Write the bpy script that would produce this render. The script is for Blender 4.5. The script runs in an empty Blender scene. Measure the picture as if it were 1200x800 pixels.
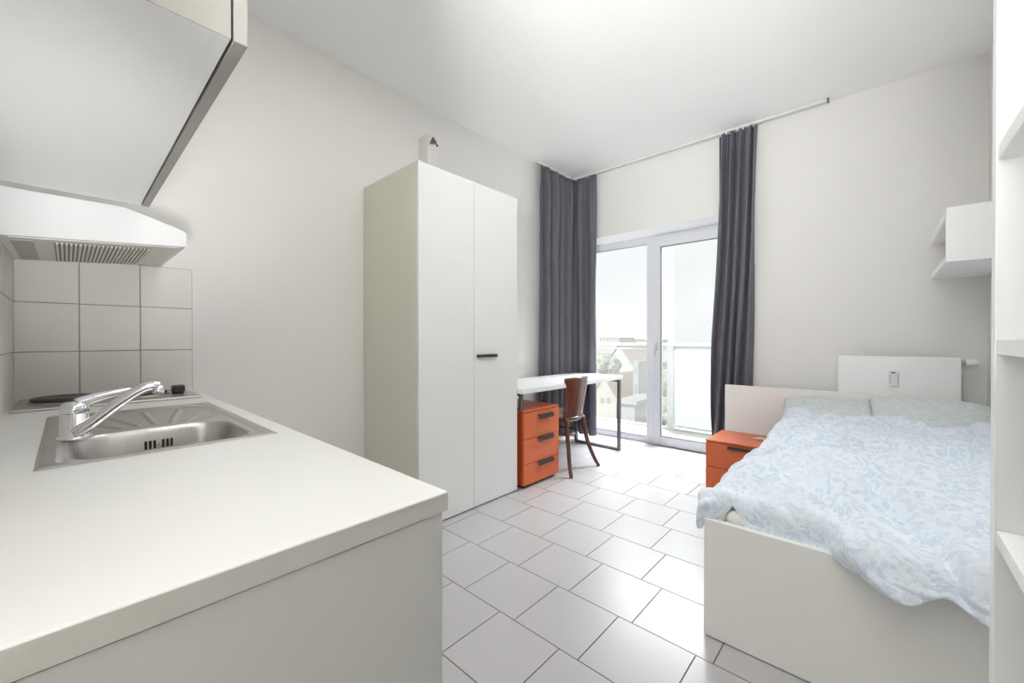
import bpy, bmesh, math, random
from mathutils import Vector, Matrix, noise
random.seed(7)
C = bpy.context.scene.collection
PI = math.pi

# ------------------------------------------------------------------ materials
def mat(name, col, rough=0.5, metal=0.0, var=0.0, vscale=6.0, bump=0.0, bscale=60.0, spec=0.5, stretch=None, sheen=0.0, coat=0.0):
    m = bpy.data.materials.new(name); m.use_nodes = True
    nt = m.node_tree; b = nt.nodes['Principled BSDF']
    b.inputs['Base Color'].default_value = (*col, 1)
    b.inputs['Roughness'].default_value = rough
    b.inputs['Metallic'].default_value = metal
    b.inputs['Specular IOR Level'].default_value = spec
    b.inputs['Sheen Weight'].default_value = sheen
    b.inputs['Coat Weight'].default_value = coat
    tc = nt.nodes.new('ShaderNodeTexCoord'); mp = nt.nodes.new('ShaderNodeMapping')
    nt.links.new(tc.outputs['Object'], mp.inputs['Vector'])
    if stretch: mp.inputs['Scale'].default_value = stretch
    if var > 0:
        n = nt.nodes.new('ShaderNodeTexNoise'); n.inputs['Scale'].default_value = vscale; n.inputs['Detail'].default_value = 4
        nt.links.new(mp.outputs['Vector'], n.inputs['Vector'])
        r = nt.nodes.new('ShaderNodeValToRGB')
        r.color_ramp.elements[0].position = 0.3; r.color_ramp.elements[1].position = 0.7
        r.color_ramp.elements[0].color = (*[max(0, c*(1-var)) for c in col], 1)
        r.color_ramp.elements[1].color = (*[min(1, c*(1+var)) for c in col], 1)
        nt.links.new(n.outputs['Fac'], r.inputs['Fac']); nt.links.new(r.outputs['Color'], b.inputs['Base Color'])
    if bump > 0:
        n2 = nt.nodes.new('ShaderNodeTexNoise'); n2.inputs['Scale'].default_value = bscale; n2.inputs['Detail'].default_value = 3
        nt.links.new(mp.outputs['Vector'], n2.inputs['Vector'])
        bp = nt.nodes.new('ShaderNodeBump'); bp.inputs['Strength'].default_value = bump; bp.inputs['Distance'].default_value = 0.002
        nt.links.new(n2.outputs['Fac'], bp.inputs['Height']); nt.links.new(bp.outputs['Normal'], b.inputs['Normal'])
    return m

def glass_mat(name, tint=(1, 1, 1), refl=0.06, frost=0.0, milk=(0.9, 0.93, 0.92)):
    m = bpy.data.materials.new(name); m.use_nodes = True
    nt = m.node_tree; nt.nodes.clear()
    out = nt.nodes.new('ShaderNodeOutputMaterial')
    tr = nt.nodes.new('ShaderNodeBsdfTransparent'); tr.inputs['Color'].default_value = (*tint, 1)
    gl = nt.nodes.new('ShaderNodeBsdfGlossy'); gl.inputs['Roughness'].default_value = 0.02
    lw = nt.nodes.new('ShaderNodeLayerWeight'); lw.inputs['Blend'].default_value = 0.25
    mu = nt.nodes.new('ShaderNodeMath'); mu.operation = 'MULTIPLY'; mu.inputs[1].default_value = refl*4
    nt.links.new(lw.outputs['Fresnel'], mu.inputs[0])
    mx = nt.nodes.new('ShaderNodeMixShader'); nt.links.new(mu.outputs[0], mx.inputs['Fac'])
    nt.links.new(tr.outputs[0], mx.inputs[1]); nt.links.new(gl.outputs[0], mx.inputs[2])
    last = mx
    if frost > 0:
        df = nt.nodes.new('ShaderNodeBsdfTranslucent'); df.inputs['Color'].default_value = (*milk, 1)
        d2 = nt.nodes.new('ShaderNodeBsdfDiffuse'); d2.inputs['Color'].default_value = (*milk, 1)
        ad = nt.nodes.new('ShaderNodeMixShader'); ad.inputs['Fac'].default_value = 0.5
        nt.links.new(df.outputs[0], ad.inputs[1]); nt.links.new(d2.outputs[0], ad.inputs[2])
        m2 = nt.nodes.new('ShaderNodeMixShader'); m2.inputs['Fac'].default_value = frost
        nt.links.new(mx.outputs[0], m2.inputs[1]); nt.links.new(ad.outputs[0], m2.inputs[2]); last = m2
    nt.links.new(last.outputs[0], out.inputs['Surface'])
    return m

def bedding_mat(name, base=(0.825, 0.895, 0.97), leaf=(0.65, 0.76, 0.87), scale=42.0):
    m = bpy.data.materials.new(name); m.use_nodes = True
    nt = m.node_tree; b = nt.nodes['Principled BSDF']; L = nt.links
    b.inputs['Roughness'].default_value = 0.85; b.inputs['Sheen Weight'].default_value = 0.15; b.inputs['Specular IOR Level'].default_value = 0.2
    tc = nt.nodes.new('ShaderNodeTexCoord')
    nz = nt.nodes.new('ShaderNodeTexNoise'); nz.inputs['Scale'].default_value = 9; nz.inputs['Detail'].default_value = 2
    L.new(tc.outputs['Object'], nz.inputs['Vector'])
    sc = nt.nodes.new('ShaderNodeVectorMath'); sc.operation = 'SCALE'; sc.inputs['Scale'].default_value = 0.12
    L.new(nz.outputs['Color'], sc.inputs[0])
    ad = nt.nodes.new('ShaderNodeVectorMath'); ad.operation = 'ADD'
    L.new(tc.outputs['Object'], ad.inputs[0]); L.new(sc.outputs[0], ad.inputs[1])
    vo = nt.nodes.new('ShaderNodeTexVoronoi'); vo.feature = 'F1'; vo.inputs['Scale'].default_value = scale
    mp = nt.nodes.new('ShaderNodeMapping'); mp.inputs['Scale'].default_value = (1.0, 1.7, 1.0); mp.inputs['Rotation'].default_value = (0, 0, 0.6)
    L.new(ad.outputs[0], mp.inputs['Vector']); L.new(mp.outputs[0], vo.inputs['Vector'])
    r = nt.nodes.new('ShaderNodeValToRGB'); r.color_ramp.interpolation = 'LINEAR'
    e = r.color_ramp.elements; e[0].position = 0.0; e[0].color = (1, 1, 1, 1); e[1].position = 0.62; e[1].color = (0, 0, 0, 1)
    x = e.new(0.20); x.color = (0.15, 0.15, 0.15, 1); x = e.new(0.26); x.color = (0.9, 0.9, 0.9, 1); x = e.new(0.44); x.color = (0.8, 0.8, 0.8, 1); x = e.new(0.50); x.color = (0.1, 0.1, 0.1, 1)
    L.new(vo.outputs['Distance'], r.inputs['Fac'])
    n2 = nt.nodes.new('ShaderNodeTexNoise'); n2.inputs['Scale'].default_value = 7; L.new(tc.outputs['Object'], n2.inputs['Vector'])
    r2 = nt.nodes.new('ShaderNodeValToRGB'); r2.color_ramp.elements[0].position = 0.25; r2.color_ramp.elements[1].position = 0.5
    L.new(n2.outputs['Fac'], r2.inputs['Fac'])
    mu = nt.nodes.new('ShaderNodeMath'); mu.operation = 'MULTIPLY'; L.new(r.outputs['Color'], mu.inputs[0]); L.new(r2.outputs['Color'], mu.inputs[1])
    mx = nt.nodes.new('ShaderNodeMix'); mx.data_type = 'RGBA'
    mx.inputs['A'].default_value = (*base, 1); mx.inputs['B'].default_value = (*leaf, 1)
    L.new(mu.outputs[0], mx.inputs['Factor']); L.new(mx.outputs['Result'], b.inputs['Base Color'])
    wv = nt.nodes.new('ShaderNodeTexNoise'); wv.inputs['Scale'].default_value = 55; L.new(tc.outputs['Object'], wv.inputs['Vector'])
    bp = nt.nodes.new('ShaderNodeBump'); bp.inputs['Strength'].default_value = 0.25; bp.inputs['Distance'].default_value = 0.004
    L.new(wv.outputs['Fac'], bp.inputs['Height'])
    mw = nt.nodes.new('ShaderNodeMapping'); mw.inputs['Rotation'].default_value = (0, 0, -.35); mw.inputs['Scale'].default_value = (4, 17, 8)
    L.new(ad.outputs[0], mw.inputs['Vector'])
    wn = nt.nodes.new('ShaderNodeTexNoise'); wn.inputs['Scale'].default_value = 1.0; wn.inputs['Detail'].default_value = 3; L.new(mw.outputs[0], wn.inputs['Vector'])
    b2 = nt.nodes.new('ShaderNodeBump'); b2.inputs['Strength'].default_value = 0.55; b2.inputs['Distance'].default_value = 0.03
    L.new(wn.outputs['Fac'], b2.inputs['Height']); L.new(bp.outputs['Normal'], b2.inputs['Normal']); L.new(b2.outputs['Normal'], b.inputs['Normal'])
    return m

M = {}
M['wall'] = mat('wall_paint', (0.795, 0.787, 0.765), 0.75, var=0.012, vscale=1.5, bump=0.15, bscale=140, spec=0.2)
M['ceil'] = mat('ceiling_paint', (0.93, 0.93, 0.925), 0.8, var=0.01, vscale=1.0, bump=0.1, bscale=120, spec=0.2)
M['tile'] = mat('floor_tile', (0.475, 0.465, 0.472), 0.30, var=0.03, vscale=2.5, bump=0.04, bscale=14, spec=0.5)
M['grout'] = mat('floor_grout', (0.13, 0.12, 0.115), 0.9, var=0.15, vscale=40)
M['wtile'] = mat('wall_tile', (0.76, 0.735, 0.70), 0.42, var=0.02, vscale=3, bump=0.03, bscale=10)
M['wgrout'] = mat('wall_grout', (0.40, 0.38, 0.35), 0.9, var=0.1, vscale=40)
M['lam'] = mat('white_laminate', (0.80, 0.805, 0.80), 0.38, var=0.008, vscale=3, spec=0.4)
M['capanel'] = mat('shaded_cabinet_laminate', (0.34, 0.335, 0.31), 0.5, var=0.01, vscale=3, spec=0.25)  # dark grey puts shade into the cabinet doors and end face
M['panel'] = mat('shaded_panel_laminate', (0.53, 0.528, 0.51), 0.45, var=0.01, vscale=3, spec=0.35)  # lowered tone paints the shade on the base unit's end panel
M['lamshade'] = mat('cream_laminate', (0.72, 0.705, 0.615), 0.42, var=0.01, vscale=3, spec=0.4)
M['lamg'] = mat('grey_white_laminate', (0.655, 0.65, 0.62), 0.42, var=0.01, vscale=3, spec=0.4)
M['edge'] = mat('brightened_white', (0.92, 0.92, 0.92), 0.4, var=0.004)  # raised white paints light on bookcase edge and recess lining; shelf boards share it
M['worktop'] = mat('worktop_laminate', (0.735, 0.74, 0.725), 0.35, var=0.012, vscale=4, bump=0.03, bscale=250)
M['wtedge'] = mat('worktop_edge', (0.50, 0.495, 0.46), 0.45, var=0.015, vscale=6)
M['bedlam'] = mat('bed_laminate', (0.86, 0.855, 0.82), 0.45, var=0.01, vscale=3, spec=0.35)
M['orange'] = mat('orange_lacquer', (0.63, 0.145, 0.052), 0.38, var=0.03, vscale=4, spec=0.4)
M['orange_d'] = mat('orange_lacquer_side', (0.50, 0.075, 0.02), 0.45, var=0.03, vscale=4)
M['dark'] = mat('dark_metal', (0.055, 0.05, 0.048), 0.42, 0.5, var=0.1, vscale=30)
M['gunmetal'] = mat('gunmetal_frame', (0.16, 0.15, 0.15), 0.4, 0.6, var=0.08, vscale=20)
M['black'] = mat('black_plastic', (0.012, 0.012, 0.012), 0.35, var=0.1, vscale=30)
M['gap'] = mat('shadow_gap', (0.05, 0.048, 0.045), 0.8, var=0.1, vscale=30)
M['chrome'] = mat('chrome', (0.82, 0.82, 0.86), 0.08, 1.0, var=0.02, vscale=10)
M['steel'] = mat('brushed_steel', (0.58, 0.57, 0.55), 0.33, 1.0, var=0.06, vscale=30, stretch=(1, 14, 1), bump=0.05, bscale=90)
M['plate'] = mat('cast_iron_plate', (0.085, 0.078, 0.07), 0.5, 0.5, var=0.15, vscale=30)
M['curtain'] = mat('grey_curtain_cloth', (0.142, 0.138, 0.166), 0.85, var=0.08, vscale=50, stretch=(1, 1, 0.2), bump=0.2, bscale=400, sheen=0.05)
M['track'] = mat('white_track', (0.72, 0.72, 0.71), 0.5, var=0.01)
M['wood'] = mat('dark_red_wood', (0.105, 0.036, 0.022), 0.24, var=0.35, vscale=14, stretch=(4, 4, 0.5), coat=0.3)
M['seatc'] = mat('beige_seat_cloth', (0.60, 0.53, 0.40), 0.85, var=0.06, vscale=60)
M['pvc'] = mat('white_door_frame', (0.72, 0.735, 0.77), 0.35, var=0.01)
M['gasket'] = mat('grey_gasket', (0.20, 0.20, 0.22), 0.6, var=0.05)
M['handle'] = mat('silver_handle', (0.55, 0.56, 0.60), 0.3, 0.8, var=0.03)
M['radiator'] = mat('radiator_enamel', (0.88, 0.885, 0.89), 0.35, var=0.006)
M['slot'] = mat('dark_slot', (0.10, 0.10, 0.095), 0.7, var=0.1)
M['hslot'] = mat('filter_slot', (0.26, 0.235, 0.18), 0.7, var=0.15)
M['hood'] = mat('hood_enamel', (0.79, 0.80, 0.81), 0.35, var=0.006)
M['hoodu'] = mat('hood_cream_underside', (0.74, 0.73, 0.68), 0.5, var=0.01)
M['hoodl'] = mat('hood_lamp_cover', (0.47, 0.45, 0.42), 0.5, var=0.04, vscale=30)
M['mattress'] = mat('mattress_cloth', (0.72, 0.70, 0.66), 0.9, var=0.03, vscale=40, bump=0.2, bscale=200)
M['duvet'] = bedding_mat('duvet_print')
M['pillow'] = bedding_mat('pillow_print', (0.72, 0.77, 0.77), (0.60, 0.68, 0.70), 32.0)
M['paper'] = mat('cream_paper', (0.74, 0.70, 0.50), 0.7, var=0.12, vscale=30)
M['balc'] = mat('balcony_concrete', (0.42, 0.415, 0.39), 0.8, var=0.04, vscale=8)
M['rail'] = mat('white_rail', (0.52, 0.53, 0.515), 0.5, var=0.01)
M['glass'] = glass_mat('window_glass', (0.985, 0.99, 0.99), 0.05)
M['bglass'] = glass_mat('balcony_glass', (0.96, 0.97, 0.955), 0.05, frost=0.03, milk=(0.92, 0.92, 0.89))
M['frost'] = glass_mat('frosted_glass', (0.93, 0.95, 0.93), 0.04, frost=0.86, milk=(0.62, 0.64, 0.61))
M['screen'] = glass_mat('screen_glass', (0.965, 0.975, 0.97), 0.04)

# ------------------------------------------------------------------ mesh helpers
def new(): return bmesh.new()
def box(bm, x0, x1, y0, y1, z0, z1, bev=0.0, mi=0, seg=2):
    t = bmesh.new()
    bmesh.ops.create_cube(t, size=1)
    for v in t.verts:
        v.co = Vector((x0+(v.co.x+.5)*(x1-x0), y0+(v.co.y+.5)*(y1-y0), z0+(v.co.z+.5)*(z1-z0)))
    if bev > 0:
        bmesh.ops.bevel(t, geom=t.edges[:], offset=min(bev, .45*min(abs(x1-x0), abs(y1-y0), abs(z1-z0))), segments=seg, profile=.5, affect='EDGES')
    merge(bm, t, mi); return bm
def merge(bm, t, mi=0, smooth=False):
    base = {}
    for v in t.verts: base[v.index if False else v] = bm.verts.new(v.co)
    for f in t.faces:
        try: nf = bm.faces.new([base[v] for v in f.verts])
        except ValueError: continue
        nf.material_index = mi or f.material_index; nf.smooth = smooth or f.smooth
    t.free()
def prism(bm, pts, axis, a0, a1, mi=0, bev=0.0):
    """extrude a 2-D outline along an axis; pts are in the other two axes, in x,y,z order"""
    t = bmesh.new()
    def P(p, a):
        if axis == 'x': return Vector((a, p[0], p[1]))
        if axis == 'y': return Vector((p[0], a, p[1]))
        return Vector((p[0], p[1], a))
    A = [t.verts.new(P(p, a0)) for p in pts]; B = [t.verts.new(P(p, a1)) for p in pts]
    n = len(pts)
    t.faces.new(A); t.faces.new(B[::-1])
    for i in range(n): t.faces.new([A[i], B[i], B[(i+1) % n], A[(i+1) % n]])
    bmesh.ops.recalc_face_normals(t, faces=t.faces[:])
    if bev > 0: bmesh.ops.bevel(t, geom=t.edges[:], offset=bev, segments=2, profile=.5, affect='EDGES')
    merge(bm, t, mi); return bm
def tube(bm, path, rad, seg=12, mi=0, closed=False, sx=1.0):
    """round tube along a path; rad may be a list"""
    t = bmesh.new(); n = len(path); path = [Vector(p) for p in path]
    rads = rad if isinstance(rad, (list, tuple)) else [rad]*n
    rings = []; up = Vector((0, 0, 1)); prev = None
    for i, p in enumerate(path):
        if closed: d = path[(i+1) % n]-path[i-1]
        else: d = path[min(i+1, n-1)]-path[max(i-1, 0)]
        d.normalize()
        if prev is None:
            a = up.cross(d)
            if a.length < 1e-3: a = Vector((1, 0, 0)).cross(d)
        else: a = prev - d*prev.dot(d)
        a.normalize(); prev = a; b = d.cross(a)
        rings.append([t.verts.new(p+(a*math.cos(k*2*PI/seg)*sx+b*math.sin(k*2*PI/seg))*rads[i]) for k in range(seg)])
    for i in range(n if closed else n-1):
        r0, r1 = rings[i], rings[(i+1) % n]
        for k in range(seg): t.faces.new([r0[k], r0[(k+1) % seg], r1[(k+1) % seg], r1[k]])
    if not closed: t.faces.new(rings[0][::-1]); t.faces.new(rings[-1])
    for f in t.faces: f.smooth = len(f.verts) == 4
    merge(bm, t, mi); return bm
def lathe(bm, cx, cy, prof, seg=40, mi=0):
    """profile of (radius, z) turned about the vertical at cx, cy"""
    t = bmesh.new(); rings = []
    for r, z in prof:
        rings.append([t.verts.new((cx+r*math.cos(k*2*PI/seg), cy+r*math.sin(k*2*PI/seg), z)) for k in range(seg)])
    for i in range(len(prof)-1):
        for k in range(seg):
            f = t.faces.new([rings[i][k], rings[i][(k+1) % seg], rings[i+1][(k+1) % seg], rings[i+1][k]]); f.smooth = True
    t.faces.new(rings[0][::-1]); t.faces.new(rings[-1])
    merge(bm, t, mi); return bm
def spline(pts, n=8):
    """Catmull-Rom through points"""
    pts = [Vector(p) for p in pts]; out = []
    for i in range(len(pts)-1):
        p0, p1, p2, p3 = pts[max(i-1, 0)], pts[i], pts[i+1], pts[min(i+2, len(pts)-1)]
        for k in range(n):
            t = k/n
            out.append(.5*((2*p1)+(p2-p0)*t+(2*p0-5*p1+4*p2-p3)*t*t+(3*p1-p0-3*p2+p3)*t**3))
    out.append(pts[-1]); return out
def lin(a, b, t): return a+(b-a)*t
def sstep(a, b, x):
    t = min(1, max(0, (x-a)/(b-a))); return t*t*(3-2*t)

# ------------------------------------------------------------------ object helpers
def wloc(o):
    v = Vector((0, 0, 0))
    while o is not None: v += o.location; o = o.parent
    return v
def obj(name, bm, mats, parent=None, label=None, smooth=False):
    me = bpy.data.meshes.new(name)
    bmesh.ops.recalc_face_normals(bm, faces=bm.faces[:])
    if parent is not None: bmesh.ops.translate(bm, verts=bm.verts[:], vec=-wloc(parent))
    if smooth:
        for f in bm.faces: f.smooth = True
    bm.to_mesh(me); bm.free()
    for m in (mats if isinstance(mats, (list, tuple)) else [mats]): me.materials.append(m)
    o = bpy.data.objects.new(name, me); C.objects.link(o)
    if parent is not None: o.parent = parent
    if label: o['label'] = label
    return o
def thing(name, label, cat, loc=(0, 0, 0), group=None, kind=None):
    o = bpy.data.objects.new(name, None); C.objects.link(o); o.location = loc; o.empty_display_size = .1
    return tag(o, label, cat, group, kind)
def tag(o, label, cat, group=None, kind=None):
    o['label'] = label; o['category'] = cat
    if group: o['group'] = group
    if kind: o['kind'] = kind
    return o
def struct(name, bm, m, label, cat, parent=None):
    o = obj(name, bm, m, parent)
    if parent is None: tag(o, label, cat, kind='structure')
    return o

# ------------------------------------------------------------------ room shell
XL, XR, YB, ZC = -2.625, 0.505, 3.92, 2.93
YN = -0.156                      # kitchen end wall, faces the window
# floor: grout bed plus individually laid tiles (rows staggered as laid)
bm = new(); box(bm, XL-.1, XR+.1, -2.1, 4.34, -.06, -.0025, mi=1)
PITCH, TW, G = 0.3008, 0.2993, 0.0022
offs = {1: -1.1555, 2: -1.3768, 3: -1.3201, 4: -1.4189, 5: -1.5049, 6: -1.263, 7: -1.376, 8: -1.625, 9: -1.52, 10: -1.40, 11: -1.61, 12: -1.47, 0: -1.26, -1: -1.35, -2: -1.10}
for k in range(-9, 13):
    y1 = .895+PITCH*k; y0 = y1-PITCH
    y1 = min(y1, 4.34)
    if y0 > 4.33: continue
    o0 = offs.get(k, -1.2-.07*(k % 4))
    for i in range(-8, 9):
        x0 = o0+TW*i; x1 = x0+TW
        x0 = max(x0, XL); x1 = min(x1, XR)
        if x1-x0 < .01: continue
        v = [bm.verts.new(p) for p in ((x0+G, y0+G, 0), (x1-G, y0+G, 0), (x1-G, y1-G, 0), (x0+G, y1-G, 0))]
        w = [bm.verts.new(p) for p in ((x0+G, y0+G, -.004), (x1-G, y0+G, -.004), (x1-G, y1-G, -.004), (x0+G, y1-G, -.004))]
        bm.faces.new(v)
        for a in range(4): bm.faces.new([v[a], w[a], w[(a+1) % 4], v[(a+1) % 4]])
struct('floor', bm, [M['tile'], M['grout']], 'floor of square light grey tiles with dark staggered joints', 'floor')
bm = new(); box(bm, XL-.1, XR+.1, -2.1, 4.35, ZC, ZC+.1)
struct('ceiling', bm, M['ceil'], 'plain white ceiling', 'ceiling')
bm = new(); box(bm, XL-.1, XL, YN-.1, 4.35, -.06, ZC)
struct('wall_left', bm, M['wall'], 'long warm white wall behind the wardrobe and the cooker hood', 'wall')
bm = new(); box(bm, XR, XR+.1, -2.1, 4.35, -.06, ZC)
struct('wall_right', bm, M['wall'], 'white wall along the right side of the bed', 'wall')
bm = new(); box(bm, XL, -.52, YN-.1, YN, -.06, ZC); box(bm, -.62, -.52, -2.1, YN-.1, -.06, ZC)
struct('wall_near', bm, M['wall'], 'white wall behind the kitchen units', 'wall')
bm = new(); box(bm, -.52, XR, -2.2, -2.1, -.06, ZC)
struct('wall_entrance', bm, M['wall'], 'white end wall of the entrance passage', 'wall')
OX0, OX1, OZ = -2.60, -1.0, 2.237   # door opening
YF = 4.215
bm = new()
box(bm, XL, OX0, YB, 4.35, -.06, ZC); box(bm, OX1, XR, YB, 4.35, -.06, ZC); box(bm, OX0, OX1, YB, 4.35, OZ, ZC)
struct('wall_back', bm, M['wall'], 'white end wall around the balcony door', 'wall')

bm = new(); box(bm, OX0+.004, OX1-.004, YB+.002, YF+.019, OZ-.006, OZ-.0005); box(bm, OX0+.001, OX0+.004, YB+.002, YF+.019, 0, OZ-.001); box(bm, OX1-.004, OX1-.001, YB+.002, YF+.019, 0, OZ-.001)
struct('trim_3', bm, M['edge'], 'white lining added to brighten the balcony door recess', 'door recess')  # thin extra lining, whitened so the recess reads as lit by the sky
# wall tiles of the kitchen corner
def tiles(bm, us, vs, place, g=.0016):
    for i in range(len(us)-1):
        for j in range(len(vs)-1):
            a, b, c, d = us[i]+g, us[i+1]-g, vs[j]+g, vs[j+1]-g
            e = .0012
            q = [place(a, c, 0), place(b, c, 0), place(b, d, 0), place(a, d, 0)]
            r = [place(a+e, c+e, .0035), place(b-e, c+e, .0035), place(b-e, d-e, .0035), place(a+e, d-e, .0035)]
            q = [bm.verts.new(p) for p in q]; r = [bm.verts.new(p) for p in r]
            bm.faces.new(r)
            for k in range(4): bm.faces.new([q[k], q[(k+1) % 4], r[(k+1) % 4], r[k]])
bm = new(); box(bm, XL, XL+.005, YN, .4335, .86, 1.478, mi=1)
tiles(bm, [YN+.006, .036, .235, .4335], [.862, 1.068, 1.2765, 1.4775], lambda u, v, h: (XL+.0045+h, u, v))
struct('trim_1', bm, [M['wtile'], M['wgrout']], 'three columns of pale grey tiles on the wall behind the hotplates', 'wall tiles')
bm = new(); box(bm, XL+.005, -.56, YN, YN+.005, .86, 1.478, mi=1)
tiles(bm, [XL+.010+.2*i for i in range(11)], [.862, 1.068, 1.2765, 1.4775], lambda u, v, h: (u, YN+.0045+h, v))
struct('trim_2', bm, [M['wtile'], M['wgrout']], 'pale grey tiles on the end wall of the kitchen', 'wall tiles')

# ------------------------------------------------------------------ balcony door and fixed window
YF = 4.215
d = thing('window_1', 'fixed pane left of the balcony door in a white frame', 'window', (-2.15, YF, 0), kind='structure')
bm = new(); bx = lambda *a, **k: box(bm, *a, **k)
bx(OX0, OX1, YF+.02, 4.30, 2.17, OZ, .004); bx(OX0, OX1, YF+.02, 4.30, -.005, .05, .004)
bx(OX0, OX0+.05, YF+.02, 4.30, .05, 2.17, .004); bx(OX1-.05, OX1, YF+.02, 4.30, .05, 2.17, .004)
bx(-1.868, -1.785, YF+.005, 4.30, .05, 2.17, .004)
bx(OX0+.05, -1.868, YF+.03, YF+.05, 2.15, 2.17); bx(OX0+.05, -1.868, YF+.03, YF+.05, .05, .068)
obj('window_frame', bm, M['pvc'], d)
bm = new(); box(bm, OX0+.05, -1.868, YF+.040, YF+.046, .066, 2.152); obj('pane', bm, M['glass'], d)
bm = new()
box(bm, OX0+.05, -1.868, YF+.027, YF+.032, 2.147, 2.152); box(bm, OX0+.05, -1.868, YF+.027, YF+.032, .066, .071)
obj('gasket', bm, M['gasket'], d)
d = thing('door_1', 'white glazed balcony door beside the fixed pane', 'door', (-1.4, YF, 0), kind='structure')
SX0, SX1, SZ0, SZ1 = -1.778, -1.045, .006, 2.20
PX0, PX1, PZ0, PZ1 = -1.712, -1.110, .098, 2.098
bm = new(); y0, y1 = YF-.012, YF+.05
box(bm, SX0, PX0, y0, y1, SZ0, SZ1, .005); box(bm, PX1, SX1, y0, y1, SZ0, SZ1, .005)
box(bm, PX0, PX1, y0, y1, SZ0, PZ0, .005); box(bm, PX0, PX1, y0, y1, PZ1, SZ1, .005)
obj('door_sash', bm, M['pvc'], d)
bm = new(); box(bm, PX0, PX1, YF+.016, YF+.024, PZ0, PZ1); obj('pane', bm, M['glass'], d)
bm = new(); w = .007
box(bm, PX0, PX0+w, y0+.004, YF+.016, PZ0, PZ1); box(bm, PX1-w, PX1, y0+.004, YF+.016, PZ0, PZ1)
box(bm, PX0, PX1, y0+.004, YF+.016, PZ0, PZ0+w); box(bm, PX0, PX1, y0+.004, YF+.016, PZ1-w, PZ1)
obj('gasket', bm, M['gasket'], d)
bm = new(); box(bm, -1.762, -1.734, y0-.008, y0, 1.00, 1.085, .004)
tube(bm, [(-1.748, y0-.006, 1.055), (-1.748, y0-.045, 1.055)], .009, 10)
tube(bm, spline([(-1.748, y0-.045, 1.062), (-1.748, y0-.050, 1.03), (-1.750, y0-.050, .96), (-1.750, y0-.046, .935)], 5), .009, 10)
obj('handle', bm, M['handle'], d)

# ------------------------------------------------------------------ balcony
bm = new(); box(bm, -4.6, .8, 4.35, 5.22, -.20, -.004, .01); box(bm, -4.6, .8, 5.045, 5.10, -.004, .012, .004)
struct('balcony_slab', bm, M['balc'], 'pale concrete balcony floor outside the door', 'balcony floor')
rl = thing('balcony_railing', 'white balcony railing with glass panels outside the door', 'railing', (-1.95, 5.14, 0))
bm = new(); box(bm, -4.6, .8, 5.11, 5.17, 1.035, 1.068, .006); obj('top_rail', bm, M['rail'], rl)
bm = new(); box(bm, -4.6, -1.93, 5.13, 5.15, .985, 1.005, .003); obj('upper_rail', bm, M['rail'], rl)
for px in (-3.45, -1.955, -.45):
    bm = new(); box(bm, px-.04, px+.04, 5.105, 5.165, 0, 1.036, .006); box(bm, px-.055, px+.055, 5.08, 5.19, -.004, .03, .006)
    obj('post', bm, M['rail'], rl)
bm = new(); box(bm, -1.90, -.49, 5.12, 5.15, .030, .05, .003); obj('bottom_rail', bm, M['rail'], rl)
bm = new(); box(bm, -3.41, -1.995, 5.136, 5.142, .09, .99); obj('glass_panel', bm, M['bglass'], rl, 'clear glass panel')
bm = new(); box(bm, -1.915, -.49, 5.132, 5.142, .055, 1.03); obj('glass_panel', bm, M['frost'], rl, 'frosted white glass panel')
bm = new(); box(bm, -1.905, .7, 5.134, 5.142, 1.075, 2.9)
tag(obj('glass_windscreen', bm, M['screen']), 'tall clear glass windscreen standing above the frosted part of the railing', 'windscreen')

# ------------------------------------------------------------------ kitchen
# worktop with the cut-out for the sink
bm = new()
xs = [XL+.006, -1.99, -1.222, -.538]; ys = [YN+.008, -.034, .372, .431]; zt, zb = .865, .833
V = {}
for i, x in enumerate(xs):
    for j, y in enumerate(ys):
        for z in (zt, zb): V[i, j, z] = bm.verts.new((x, y, z))
for i in range(3):
    for j in range(3):
        if i == 1 and j == 1: continue
        for z in (zt, zb): bm.faces.new([V[i, j, z], V[i+1, j, z], V[i+1, j+1, z], V[i, j+1, z]])
def side(a, b, mi):
    f = bm.faces.new([V[(*a, zt)], V[(*b, zt)], V[(*b, zb)], V[(*a, zb)]]); f.material_index = mi
for i in range(3): side((i, 0), (i+1, 0), 1); side((i, 3), (i+1, 3), 1)
for j in range(3): side((0, j), (0, j+1), 1); side((3, j), (3, j+1), 1)
side((1, 1), (2, 1), 1); side((1, 2), (2, 2), 1); side((1, 1), (1, 2), 1); side((2, 1), (2, 2), 1)
bmesh.ops.recalc_face_normals(bm, faces=bm.faces[:])
eds = [e for e in bm.edges if all(abs(v.co.z-zt) < 1e-5 for v in e.verts) and (all(abs(v.co.x+.538) < 1e-5 for v in e.verts) or all(abs(v.co.y-.431) < 1e-5 for v in e.verts))]
bmesh.ops.bevel(bm, geom=eds, offset=.0025, segments=2, profile=.5, affect='EDGES')
tag(obj('worktop', bm, [M['worktop'], M['wtedge']]), 'long pale grey-white kitchen worktop with the steel sink let into it', 'worktop')

kb = thing('kitchen_base_unit', 'white kitchen base unit with plain end panel under the worktop', 'cabinet', (-1.58, .13, 0))
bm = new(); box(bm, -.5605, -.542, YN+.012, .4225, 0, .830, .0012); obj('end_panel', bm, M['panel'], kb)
bm = new(); box(bm, XL+.01, -.5615, YN+.012, .395, .10, .69); obj('carcass', bm, M['lamg'], kb)
bm = new(); box(bm, XL+.01, -.5615, YN+.2, .34, 0, .10); obj('plinth', bm, M['lamg'], kb)
for i in range(4):
    x0 = XL+.012+i*.5125
    bm = new(); box(bm, x0, x0+.5085, .397, .415, .105, .826, .001); do = obj('door', bm, M['lam'], kb)
    bm = new(); box(bm, x0+.17, x0+.34, .415, .440, .76, .775, .003); obj('handle', bm, M['dark'], do)

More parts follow.
